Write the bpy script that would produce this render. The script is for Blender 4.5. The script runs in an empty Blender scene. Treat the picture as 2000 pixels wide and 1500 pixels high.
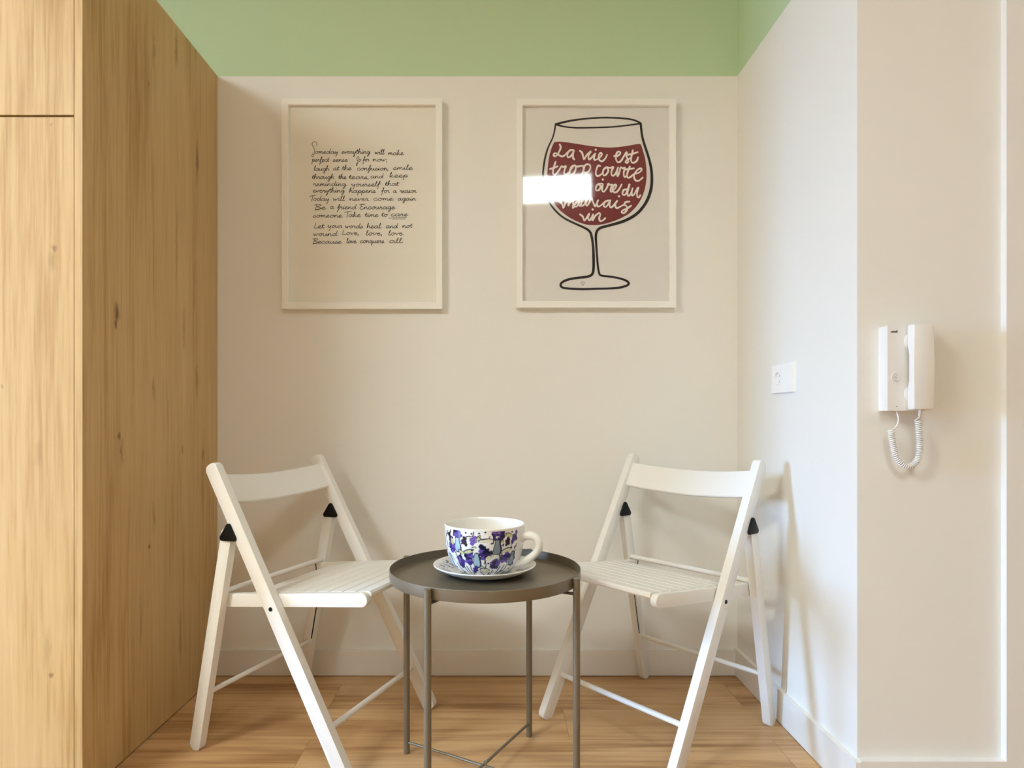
import bpy, bmesh, math, random
import numpy as np
from mathutils import Vector, Matrix
random.seed(7)
SC = bpy.context.scene
COL = SC.collection
PI = math.pi

# ---------------------------------------------------------------- camera, world, light, exposure
F_PX, VX, VY, CAM_H = 1250.0, 965.0, 821.0, 0.885
cam_d = bpy.data.cameras.new('camera')
cam_d.sensor_width = 36.0
cam_d.lens = 36.0 * F_PX / 2000.0
cam_d.shift_x = (1000.0 - VX) / 2000.0
cam_d.shift_y = (VY - 750.0) / 2000.0
cam_d.clip_start = 0.02
cam = bpy.data.objects.new('camera', cam_d)
COL.objects.link(cam)
cam.location = (0, 0, CAM_H)
cam.rotation_euler = (PI / 2, 0, 0)
SC.camera = cam

world = bpy.data.worlds.new('sky')
SC.world = world
world.use_nodes = True
world.node_tree.nodes['Background'].inputs[0].default_value = (0.62, 0.78, 1.0, 1)
world.node_tree.nodes['Background'].inputs[1].default_value = 3.0

DAY_POWER = 1300.0                        # daylight through the window far to the left
LED_RADIANCE = {'middle': 28.0, 'left': 58.0, 'right': 4.0}
LED_COLOR = (0.90, 1.0, 1.0)
sun_d = bpy.data.lights.new('daylight', 'AREA')
sun_d.shape = 'RECTANGLE'
sun_d.size, sun_d.size_y = 1.9, 1.6
sun_d.energy = DAY_POWER
sun_d.color = (0.31, 0.57, 1.0)
day = bpy.data.objects.new('daylight', sun_d)
COL.objects.link(day)
day.location = (-7.0, 0.0, 1.70)
day.rotation_euler = (PI / 2, 0, -PI / 2)

SC.view_settings.view_transform = 'Standard'
SC.view_settings.look = 'None'
SC.view_settings.gamma = 1.0
SC.view_settings.use_curve_mapping = False
SC.view_settings.exposure = 0.0
SC.cycles.use_denoising = True
SC.cycles.max_bounces = 12
SC.cycles.diffuse_bounces = 7
SC.cycles.sample_clamp_indirect = 8.0

# ---------------------------------------------------------------- helpers
def s2l(r, g, b):
    f = lambda c: (c / 255.0) / 12.92 if c / 255.0 <= 0.04045 else ((c / 255.0 + 0.055) / 1.055) ** 2.4
    return (f(r), f(g), f(b), 1.0)

def mat(name, color=(0.8, 0.8, 0.8, 1), rough=0.5, metal=0.0, spec=0.5, coat=0.0):
    m = bpy.data.materials.new(name)
    m.use_nodes = True
    p = m.node_tree.nodes['Principled BSDF']
    p.inputs['Base Color'].default_value = color
    p.inputs['Roughness'].default_value = rough
    p.inputs['Metallic'].default_value = metal
    p.inputs['Specular IOR Level'].default_value = spec
    p.inputs['Coat Weight'].default_value = coat
    return m

def nodes(m):
    return m.node_tree.nodes, m.node_tree.links, m.node_tree.nodes['Principled BSDF']

def add_bump(m, scale, strength, dist=0.002, detail=3.0, stretch=None):
    n, l, p = nodes(m)
    tc = n.new('ShaderNodeTexCoord')
    mp = n.new('ShaderNodeMapping')
    if stretch: mp.inputs['Scale'].default_value = stretch
    nz = n.new('ShaderNodeTexNoise')
    nz.inputs['Scale'].default_value = scale
    nz.inputs['Detail'].default_value = detail
    b = n.new('ShaderNodeBump')
    b.inputs['Strength'].default_value = strength
    b.inputs['Distance'].default_value = dist
    l.new(tc.outputs['Object'], mp.inputs['Vector'])
    l.new(mp.outputs['Vector'], nz.inputs['Vector'])
    l.new(nz.outputs['Fac'], b.inputs['Height'])
    l.new(b.outputs['Normal'], p.inputs['Normal'])

def mesh_obj(name, bm, material, parent=None, smooth=None, bevel=0.0, seg=2):
    if bevel:
        ed = [e for e in bm.edges if len(e.link_faces) == 2 and e.calc_face_angle(0) > 0.6]
        bmesh.ops.bevel(bm, geom=ed, offset=bevel, segments=seg, profile=0.5, affect='EDGES', clamp_overlap=True)
    bmesh.ops.recalc_face_normals(bm, faces=bm.faces)
    me = bpy.data.meshes.new(name)
    if smooth is not None:
        for f in bm.faces: f.smooth = True
        for e in bm.edges:
            if len(e.link_faces) == 2 and e.calc_face_angle(0) > smooth: e.smooth = False
    bm.to_mesh(me)
    bm.free()
    me.materials.append(material)
    o = bpy.data.objects.new(name, me)
    COL.objects.link(o)
    if parent: o.parent = parent
    return o

def thing(name, label, cat, loc=(0, 0, 0), rotz=0.0, group=None):
    o = bpy.data.objects.new(name, None)
    o.empty_display_size = 0.05
    COL.objects.link(o)
    o.location = loc
    o.rotation_euler = (0, 0, rotz)
    o['label'] = label
    o['category'] = cat
    if group: o['group'] = group
    return o

def struct(o):
    o['kind'] = 'structure'
    return o

def box(bm, x0, x1, y0, y1, z0, z1):
    v = [bm.verts.new(c) for c in ((x0, y0, z0), (x1, y0, z0), (x1, y1, z0), (x0, y1, z0),
                                   (x0, y0, z1), (x1, y0, z1), (x1, y1, z1), (x0, y1, z1))]
    for f in ((0, 3, 2, 1), (4, 5, 6, 7), (0, 1, 5, 4), (1, 2, 6, 5), (2, 3, 7, 6), (3, 0, 4, 7)):
        bm.faces.new([v[i] for i in f])

def new_box(*a):
    bm = bmesh.new()
    box(bm, *a)
    return bm

def prism(bm, poly, fn, t0, t1):
    """poly: 2-D outline; fn(a, b, t) -> 3-D point; extruded between t0 and t1."""
    a = [bm.verts.new(fn(p[0], p[1], t0)) for p in poly]
    b = [bm.verts.new(fn(p[0], p[1], t1)) for p in poly]
    bm.faces.new(a)
    bm.faces.new(b[::-1])
    n = len(poly)
    for i in range(n):
        bm.faces.new((a[i], b[i], b[(i + 1) % n], a[(i + 1) % n]))

def frames_along(pts, closed=False):
    P = [Vector(p) for p in pts]
    out = []
    t = (P[1] - P[0]).normalized()
    up = Vector((0, 0, 1)) if abs(t.z) < 0.9 else Vector((1, 0, 0))
    nrm = t.cross(up).normalized()
    for i in range(len(P)):
        if i == 0: t = (P[1] - P[0])
        elif i == len(P) - 1: t = (P[-1] - P[-2])
        else: t = (P[i + 1] - P[i - 1])
        t.normalize()
        nrm = (nrm - t * nrm.dot(t)).normalized()
        out.append((P[i], t, nrm, t.cross(nrm)))
    return out

def tube(bm, pts, r, n=12, sx=1.0, sy=1.0):
    rr = r if isinstance(r, (list, tuple)) else [r] * len(pts)
    rings = []
    for (p, t, a, b), q in zip(frames_along(pts), rr):
        rings.append([bm.verts.new(p + a * (q * sx * math.cos(2 * PI * k / n)) + b * (q * sy * math.sin(2 * PI * k / n))) for k in range(n)])
    for i in range(len(rings) - 1):
        for k in range(n):
            bm.faces.new((rings[i][k], rings[i][(k + 1) % n], rings[i + 1][(k + 1) % n], rings[i + 1][k]))
    bm.faces.new(rings[0][::-1])
    bm.faces.new(rings[-1])

def lathe(bm, prof, n=96, center=(0, 0)):
    rings = []
    for r, z in prof:
        if r < 1e-6:
            rings.append([bm.verts.new((center[0], center[1], z))])
        else:
            rings.append([bm.verts.new((center[0] + r * math.cos(2 * PI * k / n), center[1] + r * math.sin(2 * PI * k / n), z)) for k in range(n)])
    for i in range(len(rings) - 1):
        A, B = rings[i], rings[i + 1]
        for k in range(n):
            k2 = (k + 1) % n
            if len(A) == 1 and len(B) == 1: continue
            if len(A) == 1: bm.faces.new((A[0], B[k], B[k2]))
            elif len(B) == 1: bm.faces.new((A[k], A[k2], B[0]))
            else: bm.faces.new((A[k], A[k2], B[k2], B[k]))

def catmull(pts, sub=6):
    P = [np.array(p, float) for p in pts]
    if len(P) < 3: return [tuple(p) for p in P]
    P = [2 * P[0] - P[1]] + P + [2 * P[-1] - P[-2]]
    out = []
    for i in range(1, len(P) - 2):
        for k in range(sub):
            t = k / sub
            a, b, c, d = P[i - 1], P[i], P[i + 1], P[i + 2]
            out.append(tuple(0.5 * (2 * b + (c - a) * t + (2 * a - 5 * b + 4 * c - d) * t * t + (3 * b - a - 3 * c + d) * t ** 3)))
    out.append(tuple(P[-2]))
    return out

INK = [0]
def ribbon(bm, pts, w, fn):
    """flat ink stroke of width w (number or list) along 2-D pts; fn(x, y) -> 3-D point; round ends."""
    n = len(pts)
    ww = w if isinstance(w, (list, tuple)) else [w] * n
    P = [np.array(p, float) for p in pts]
    L, R = [], []
    INK[0] = (INK[0] + 1) % 12                        # ink laid over ink: keep crossing strokes from coinciding
    up = lambda co, i: (co[0], co[1] - INK[0] * 2e-5 - i * 1.5e-6, co[2])
    for i in range(n):
        t = P[min(i + 1, n - 1)] - P[max(i - 1, 0)]
        q = np.hypot(*t)
        t = t / q if q > 1e-12 else np.array([1.0, 0.0])
        nn = np.array([-t[1], t[0]]) * ww[i] * 0.5
        L.append(bm.verts.new(up(fn(*(P[i] + nn)), i)))
        R.append(bm.verts.new(up(fn(*(P[i] - nn)), i)))
    for i in range(n - 1):
        bm.faces.new((L[i], L[i + 1], R[i + 1], R[i]))
    for i, s in ((0, -1), (n - 1, 1)):
        disc(bm, P[i], ww[i] * 0.5, lambda x, y: up(fn(x, y), i + 7))

def disc(bm, c, r, fn, n=10):
    bm.faces.new([bm.verts.new(fn(c[0] + r * math.cos(2 * PI * k / n), c[1] + r * math.sin(2 * PI * k / n))) for k in range(n)])

# ---------------------------------------------------------------- materials
def wall_material(name, low, high=None, split=2.0816):
    m = mat(name, low, 0.75, spec=0.25)
    n, l, p = nodes(m)
    if high is not None:
        g = n.new('ShaderNodeNewGeometry')
        sp = n.new('ShaderNodeSeparateXYZ')
        c = n.new('ShaderNodeMath'); c.operation = 'GREATER_THAN'; c.inputs[1].default_value = split
        mx = n.new('ShaderNodeMix'); mx.data_type = 'RGBA'
        mx.inputs['A'].default_value = low
        mx.inputs['B'].default_value = high
        l.new(g.outputs['Position'], sp.inputs[0])
        l.new(sp.outputs['Z'], c.inputs[0])
        l.new(c.outputs[0], mx.inputs['Factor'])
        l.new(mx.outputs['Result'], p.inputs['Base Color'])
    add_bump(m, 55.0, 0.12, 0.002)
    return m

WALL = (0.80, 0.78, 0.73, 1)
GREEN = (0.50, 0.645, 0.415, 1)
M_wall = wall_material('painted_plaster_two_tone', WALL, GREEN)
M_plain = wall_material('painted_plaster', WALL)
M_warm = wall_material('warm_bounce_plaster', (0.52, 0.38, 0.22, 1))  # unseen far right wall; colour made up to warm and dim the bounce light
M_rear = wall_material('low_bounce_plaster', (0.58, 0.54, 0.47, 1))  # unseen rear wall; darker tone made up to cut bounce light
M_ceil = wall_material('ceiling_paint', (0.82, 0.80, 0.76, 1))
M_trim = mat('painted_trim', (0.80, 0.78, 0.735, 1), 0.45)
M_chair = mat('white_lacquered_wood', (0.82, 0.80, 0.755, 1), 0.38)
M_black = mat('black_plastic', (0.004, 0.004, 0.0045, 1), 0.4, spec=0.22)
M_dark = mat('dark_gap', (0.03, 0.018, 0.01, 1), 0.7)
M_frame = mat('white_frame_lacquer', (0.86, 0.84, 0.78, 1), 0.4)
M_plastic = mat('white_plastic', (0.80, 0.775, 0.735, 1), 0.28)
M_socket = mat('socket_plastic', (0.88, 0.87, 0.85, 1), 0.3)
M_metal = mat('taupe_powder_coated_steel', (0.20, 0.165, 0.115, 1), 0.42, metal=0.35)
M_steel = mat('bright_steel', (0.6, 0.58, 0.55, 1), 0.3, metal=1.0)
M_ceramic = mat('white_glazed_ceramic', (0.86, 0.83, 0.77, 1), 0.12)
M_paper = mat('printed_paper', (0.84, 0.815, 0.725, 1), 0.7, spec=0.2)
M_paper2 = mat('printed_paper_grey', (0.79, 0.765, 0.72, 1), 0.7, spec=0.2)
M_ink = mat('black_ink', (0.012, 0.010, 0.014, 1), 0.7, spec=0.2)
M_inkgrey = mat('grey_ink', (0.25, 0.22, 0.19, 1), 0.7, spec=0.2)
M_wine = mat('wine_red_ink', (0.20, 0.030, 0.036, 1), 0.7, spec=0.2)
M_letter = mat('cream_lettering', (0.90, 0.84, 0.78, 1), 0.7, spec=0.2)
M_logo = mat('grey_print', (0.12, 0.11, 0.10, 1), 0.5)
add_bump(M_metal, 900.0, 0.08, 0.0005)

def glass_material():
    m = bpy.data.materials.new('clear_glazing')
    m.use_nodes = True
    n, l = m.node_tree.nodes, m.node_tree.links
    n.clear()
    out = n.new('ShaderNodeOutputMaterial')
    mix = n.new('ShaderNodeMixShader')
    fr = n.new('ShaderNodeFresnel'); fr.inputs['IOR'].default_value = 1.5
    mul = n.new('ShaderNodeMath'); mul.operation = 'MULTIPLY'; mul.inputs[1].default_value = 1.7
    mul.use_clamp = True
    tr = n.new('ShaderNodeBsdfTransparent')
    gl = n.new('ShaderNodeBsdfGlossy'); gl.inputs['Roughness'].default_value = 0.045
    ge = n.new('ShaderNodeNewGeometry')                  # same reflectance from both sides of the thin pane
    mr = n.new('ShaderNodeMapRange')
    mr.inputs['To Min'].default_value = 1.5; mr.inputs['To Max'].default_value = 1 / 1.5
    l.new(ge.outputs['Backfacing'], mr.inputs['Value'])
    l.new(mr.outputs[0], fr.inputs['IOR'])
    l.new(fr.outputs[0], mul.inputs[0])
    l.new(mul.outputs[0], mix.inputs[0])
    l.new(tr.outputs[0], mix.inputs[1])
    l.new(gl.outputs[0], mix.inputs[2])
    l.new(mix.outputs[0], out.inputs[0])
    return m
M_glass = glass_material()

def emit(name, color, strength):
    m = bpy.data.materials.new(name)
    m.use_nodes = True
    n, l = m.node_tree.nodes, m.node_tree.links
    n.clear()
    o = n.new('ShaderNodeOutputMaterial'); e = n.new('ShaderNodeEmission')
    e.inputs[0].default_value = (*color, 1); e.inputs[1].default_value = strength
    l.new(e.outputs[0], o.inputs[0])
    return m

def wood(name, dark, mid, light, axis, rough=0.45, planks=False, knots=(), streak=0.5):
    """grain runs along axis (0 x, 2 z); object coordinates in metres."""
    m = mat(name, mid, rough, spec=0.35)
    n, l, p = nodes(m)
    tc = n.new('ShaderNodeTexCoord')
    def noise(scale, stretch, detail, dist=0.0, src=None):
        mp = n.new('ShaderNodeMapping')
        sc = [1.0, 1.0, 1.0]; sc[axis] = stretch
        mp.inputs['Scale'].default_value = sc
        nz = n.new('ShaderNodeTexNoise')
        nz.inputs['Scale'].default_value = scale
        nz.inputs['Detail'].default_value = detail
        nz.inputs['Roughness'].default_value = 0.6
        nz.inputs['Distortion'].default_value = dist
        l.new(src or tc.outputs['Object'], mp.inputs['Vector'])
        l.new(mp.outputs['Vector'], nz.inputs['Vector'])
        return nz
    src = None
    if planks:
        br = n.new('ShaderNodeTexBrick')
        br.inputs['Scale'].default_value = 1.0
        br.inputs['Brick Width'].default_value = 1.28
        br.inputs['Row Height'].default_value = 0.188
        br.inputs['Mortar Size'].default_value = 0.0006
        br.inputs['Mortar Smooth'].default_value = 0.1
        br.inputs['Color1'].default_value = (0, 0, 0, 1)
        br.inputs['Color2'].default_value = (1, 1, 1, 1)
        br.inputs['Mortar'].default_value = (0.5, 0.5, 0.5, 1)
        br.offset = 0.4375
        mpb = n.new('ShaderNodeMapping')
        mpb.inputs['Location'].default_value = (0.51, 0.107, 0)
        l.new(tc.outputs['Object'], mpb.inputs['Vector'])
        l.new(mpb.outputs['Vector'], br.inputs['Vector'])
        ad = n.new('ShaderNodeVectorMath'); ad.operation = 'MULTIPLY_ADD'
        ad.inputs[1].default_value = (3.7, 1.9, 0)
        l.new(br.outputs['Color'], ad.inputs[0])
        l.new(tc.outputs['Object'], ad.inputs[2])
        src = ad.outputs[0]
    big = noise(7.0, 0.10, 4.0, 0.6, src)
    fine = noise(60.0 if planks else 105.0, 0.035, 4.0, 0.0, src)
    a = n.new('ShaderNodeMath'); a.operation = 'MULTIPLY_ADD'
    a.inputs[1].default_value = streak
    l.new(fine.outputs['Fac'], a.inputs[0])
    b = n.new('ShaderNodeMath'); b.operation = 'MULTIPLY'; b.inputs[1].default_value = 1 - streak
    l.new(big.outputs['Fac'], b.inputs[0])
    l.new(b.outputs[0], a.inputs[2])
    rp = n.new('ShaderNodeValToRGB')
    e = rp.color_ramp.elements
    e[0].position, e[0].color = (0.39 if planks else 0.36), dark
    e[1].position, e[1].color = (0.61 if planks else 0.64), light
    k = e.new(0.50); k.color = mid
    l.new(a.outputs[0], rp.inputs['Fac'])
    col = rp.outputs['Color']
    if knots:
        # dark knots, each an elongated eye with a wavy rim; positions in the furniture's own coordinates
        wob = noise(38.0, 0.45, 3.0)
        av = n.new('ShaderNodeVectorMath'); av.operation = 'MULTIPLY_ADD'
        av.inputs[1].default_value = (0.030, 0.030, 0.034)
        of = n.new('ShaderNodeVectorMath'); of.operation = 'SUBTRACT'
        of.inputs[1].default_value = (0.5, 0.5, 0.5)
        l.new(wob.outputs['Color'], of.inputs[0])
        l.new(of.outputs[0], av.inputs[0])
        l.new(tc.outputs['Object'], av.inputs[2])
        last = None
        for (kx, ky, kz, kr, kl, ks) in knots:
            sb = n.new('ShaderNodeVectorMath'); sb.operation = 'SUBTRACT'
            sb.inputs[1].default_value = (kx, ky, kz)
            l.new(av.outputs[0], sb.inputs[0])
            sc_ = n.new('ShaderNodeVectorMath'); sc_.operation = 'MULTIPLY'
            sc_.inputs[1].default_value = (1 / kr, 1 / kr, 1 / (kr * kl))
            l.new(sb.outputs[0], sc_.inputs[0])
            ln = n.new('ShaderNodeVectorMath'); ln.operation = 'LENGTH'
            l.new(sc_.outputs[0], ln.inputs[0])
            m1 = n.new('ShaderNodeMapRange'); m1.interpolation_type = 'SMOOTHSTEP'
            m1.inputs['From Min'].default_value = 0.15; m1.inputs['From Max'].default_value = 1.0
            m1.inputs['To Min'].default_value = ks; m1.inputs['To Max'].default_value = 0.0
            l.new(ln.outputs['Value'], m1.inputs['Value'])
            if last is None: last = m1.outputs[0]
            else:
                mm = n.new('ShaderNodeMath'); mm.operation = 'MAXIMUM'
                l.new(last, mm.inputs[0]); l.new(m1.outputs[0], mm.inputs[1]); last = mm.outputs[0]
        mx = n.new('ShaderNodeMix'); mx.data_type = 'RGBA'
        l.new(last, mx.inputs['Factor'])
        l.new(col, mx.inputs['A'])
        mx.inputs['B'].default_value = (dark[0] * 0.34, dark[1] * 0.26, dark[2] * 0.2, 1)
        col = mx.outputs['Result']
    if planks:
        mx = n.new('ShaderNodeMix'); mx.data_type = 'RGBA'; mx.blend_type = 'MULTIPLY'
        mx.inputs['Factor'].default_value = 1.0
        vr = n.new('ShaderNodeMapRange')
        vr.inputs['To Min'].default_value = 0.94; vr.inputs['To Max'].default_value = 1.06
        l.new(br.outputs['Color'], vr.inputs['Value'])
        l.new(col, mx.inputs['A']); l.new(vr.outputs[0], mx.inputs['B'])
        m2 = n.new('ShaderNodeMix'); m2.data_type = 'RGBA'
        l.new(br.outputs['Fac'], m2.inputs['Factor'])
        l.new(mx.outputs['Result'], m2.inputs['A'])
        m2.inputs['B'].default_value = (dark[0] * 0.8, dark[1] * 0.75, dark[2] * 0.7, 1)
        col = m2.outputs['Result']
    l.new(col, p.inputs['Base Color'])
    bp = n.new('ShaderNodeBump')
    bp.inputs['Strength'].default_value = 0.12; bp.inputs['Distance'].default_value = 0.001
    l.new(fine.outputs['Fac'], bp.inputs['Height'])
    l.new(bp.outputs['Normal'], p.inputs['Normal'])
    return m

def knots_at():
    xs, yf, ox, oy = -0.9616, 1.495, -0.9616 - 0.5, (1.495 + 2.226) / 2
    out = []
    for px, py, r_, k, a in ((228, 612, .016, 2.2, .85), (226, 632, .009, 2.0, .9), (232, 850, .007, 2.2, .9), (238, 880, .006, 9, .45), (385, 745, .012, 7, .55), (292, 1064, .006, 2.0, .9), (300, 1010, .012, 5, .35),
                             (356, 877, .009, 2.5, .5), (396, 888, .012, 2.5, .5), (291, 163, .006, 1.8, .8), (344, 93, .012, 7, .45), (385, 315, .013, 8, .6), (360, 640, .012, 9, .35), (300, 95, .010, 9, .35),
                             (380, 560, .010, 12, .4), (345, 470, .014, 14, .3), (300, 760, .010, 5, .35), (352, 1240, .014, 8, .4), (275, 1210, .010, 12, .3)):
        y = xs * F_PX / (px - VX)
        out.append((xs - ox, y - oy, CAM_H + (VY - py) * y / F_PX, r_, k, a))
    for px, py, r_, k, a in ((104, 484, .010, 1.6, .6), (100, 510, .016, 2.2, .28), (99, 1317, .007, 1.3, .6), (92, 1270, .015, 4.5, .22), (75, 888, .018, 2.2, .2), (99, 240, .006, 1.2, .5), (5, 757, .006, 1.5, .4), (130, 90, .010, 5, .12)):
        out.append(((px - VX) / F_PX * yf - ox, yf - oy, CAM_H + (VY - py) * yf / F_PX, r_, k, a))
    return out
M_oak = wood('oak_laminate', (0.41, 0.235, 0.075, 1), (0.565, 0.38, 0.17, 1), (0.635, 0.445, 0.215, 1), 2, 0.5, knots=knots_at(), streak=0.42)
M_floor = wood('oak_laminate_floor', (0.34, 0.175, 0.068, 1), (0.55, 0.335, 0.158, 1), (0.66, 0.43, 0.225, 1), 0, 0.38, planks=True, streak=0.36)

# ---------------------------------------------------------------- the setting
YB, XL, XR = 2.226, -0.9616, 0.8458          # back wall, cabinet side, alcove's right wall
YC, YR = 1.495, 1.4912                        # cabinet front, wall beside the alcove
Z1 = 2.80
X0, X1, Y0 = -4.0, 3.2, -3.0

struct(mesh_obj('floor', new_box(X0 - .1, X1 + .1, Y0 - .1, YB + .1, -0.1, 0), M_floor))
struct(mesh_obj('ceiling', new_box(X0 - .1, X1 + .1, Y0 - .1, YB + .1, Z1, Z1 + .1), M_ceil))
struct(mesh_obj('wall_back', new_box(-2.0, XR + .1, YB, YB + .1, 0, Z1), M_wall))
bm = new_box(XR, XR + .12, YR + .0004, YB, 0, Z1)
struct(mesh_obj('wall_right', bm, M_wall, bevel=0.0))
struct(mesh_obj('wall_right_front', new_box(XR + .0004, X1, YR, YR + .1, 0, Z1), M_plain))
struct(mesh_obj('wall_left_front', new_box(X0, -1.97, YC + .01, YC + .11, 0, Z1), M_plain))
struct(mesh_obj('wall_right_far', new_box(X1, X1 + .1, Y0, YR + .1, 0, Z1), M_warm))
struct(mesh_obj('wall_rear', new_box(X0, X1, Y0 - .1, Y0, 0, Z1), M_rear))
WY0, WY1, WZ0, WZ1 = 0.28, 0.96, 0.06, 1.66  # window opening in the left wall
bm = new_box(X0 - .1, X0, Y0, WY0, 0, Z1)
box(bm, X0 - .1, X0, WY1, YC + .11, 0, Z1)
box(bm, X0 - .1, X0, WY0, WY1, WZ1, Z1)
box(bm, X0 - .1, X0, WY0, WY1, 0, WZ0)
struct(mesh_obj('wall_left', bm, M_plain))
bm = bmesh.new()
for a in ((WY0, WY0 + .04, WZ0, WZ1), (WY1 - .04, WY1, WZ0, WZ1), (WY0 + .04, WY1 - .04, WZ0, WZ0 + .05), (WY0 + .04, WY1 - .04, WZ1 - .05, WZ1)):
    box(bm, X0 - .07, X0 - .02, a[0], a[1], a[2], a[3])
w1 = struct(mesh_obj('window_1', bm, M_frame))
struct(mesh_obj('window_pane', new_box(X0 - .05, X0 - .044, WY0 + .04, WY1 - .04, WZ0 + .05, WZ1 - .05), M_glass, w1))

# baseboards and the door casing at the right
BT = 0.012
struct(mesh_obj('baseboard_back', new_box(XL, XR - BT, YB - BT, YB, 0.002, 0.090), M_trim, bevel=0.0015))
struct(mesh_obj('baseboard_right', new_box(XR - BT, XR, YR - .0165, YB, 0.002, 0.096), M_trim, bevel=0.0015))
struct(mesh_obj('baseboard_right_front', new_box(XR + .0005, 1.181, YR - .0165, YR, 0.002, 0.0985), M_trim, bevel=0.0015))
struct(mesh_obj('trim_1', new_box(1.181, 1.27, YR - .0165, YR, 0.0, Z1), M_trim, bevel=0.001))

# ceiling light panels
def led_panel(x, y, rot, key, label, hx=0.312, hy=0.312):
    t = thing('ceiling_light', label, 'ceiling light', (x, y, Z1 - 0.012), rot, 'ceiling light panels')
    bm = bmesh.new()
    kx, ky = hx - .014, hy - .014
    for a in ((-hx, hx, -hy, -ky), (-hx, hx, ky, hy), (-hx, -kx, -ky, ky), (kx, hx, -ky, ky)):
        box(bm, a[0], a[1], a[2], a[3], 0, 0.012)
    mesh_obj('frame', bm, M_frame, t)
    mesh_obj('diffuser', new_box(-kx, kx, -ky, ky, 0.002, 0.010), emit('led_' + key, LED_COLOR, LED_RADIANCE[key]), t)
    return t
led_panel(0.50, -0.86, math.radians(9), 'middle', 'square ceiling light panel mirrored in the wine glass print')
led_panel(-2.55, -0.55, 0, 'left', 'long ceiling light panel above the floor left of the wardrobe', 0.62, 0.312)
led_panel(2.0, 0.30, 0, 'right', 'square ceiling light panel nearest the door casing and intercom')

# ---------------------------------------------------------------- oak wardrobe at the left
def wardrobe():
    W = 1.0
    t = thing('wardrobe', 'tall oak laminate wardrobe standing left of the alcove', 'wardrobe', (XL - W / 2, (YC + YB) / 2, 0))
    ox, oy = XL - W / 2, (YC + YB) / 2
    def part(name, x0, x1, y0, y1, z0, z1, m=M_oak, b=0.0006):
        return mesh_obj(name, new_box(x0 - ox, x1 - ox, y0 - oy, y1 - oy, z0, z1), m, t, bevel=b, seg=1)
    HT = 2.0816
    part('side_panel', XL - .019, XL, YC, YB - .002, 0.004, HT)
    part('side_panel', XL - W, XL - W + .019, YC, YB - .002, 0.004, HT)
    part('top_panel', XL - W + .019, XL - .019, YC + .022, YB - .002, HT - .02, HT)
    part('back_panel', XL - W + .019, XL - .019, YB - .014, YB - .004, 0.08, HT - .02)
    part('shelf', XL - W + .019, XL - .019, YC + .03, YB - .02, 1.585, 1.604, M_oak)
    part('plinth', XL - W + .019, XL - .019, YC + .03, YC + .048, 0.002, 0.043, M_oak)
    zs = 1.596
    for x0, x1 in ((XL - W / 2 + .001, XL - .0205), (XL - W + .0205, XL - W / 2 - .001)):
        part('door', x0, x1, YC, YC + .019, 0.045, zs - .0028)
        part('upper_door', x0, x1, YC, YC + .019, zs + .0028, HT - .004)
    return t
wardrobe()

# ---------------------------------------------------------------- folding chair
POST_F, POST_T = Vector((0.2172, 0.0)), Vector((-0.2104, 0.7677))
REAR_F, REAR_T = Vector((-0.2640, 0.0)), Vector((-0.1500, 0.6020))
HW = 0.2225

def stadium(a, b, w, r_end, n=6):
    """outline of a bar from a to b (2-D), width w, its corners rounded by r_end."""
    d = (b - a).normalized(); q = Vector((-d.y, d.x)); h = w / 2; r = min(r_end, h * 0.999)
    out = []
    for base, dd, qq in ((b, d, q), (b, d, -q), (a, -d, -q), (a, -d, q)):
        c = base - dd * r + qq * (h - r)
        arc = [c + qq * (r * math.cos(u)) + dd * (r * math.sin(u)) for u in (PI / 2 * k / n for k in range(n + 1))]
        flip = (base is b and qq == -q) or (base is a and qq == q)
        out += arc[::-1] if flip else arc
    return [(p.x, p.y) for p in out]

def bar(a, b, w, x0, x1, r_end=0.012, bevel=0.002):
    bm = bmesh.new()
    prism(bm, stadium(a, b, w, r_end), lambda y, z, t: (t, y, z), x0, x1)
    ed = [e for e in bm.edges if abs(e.verts[0].co.x - e.verts[1].co.x) < 1e-6]
    bmesh.ops.bevel(bm, geom=ed, offset=bevel, segments=2, profile=0.5, affect='EDGES')
    return bm

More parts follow.
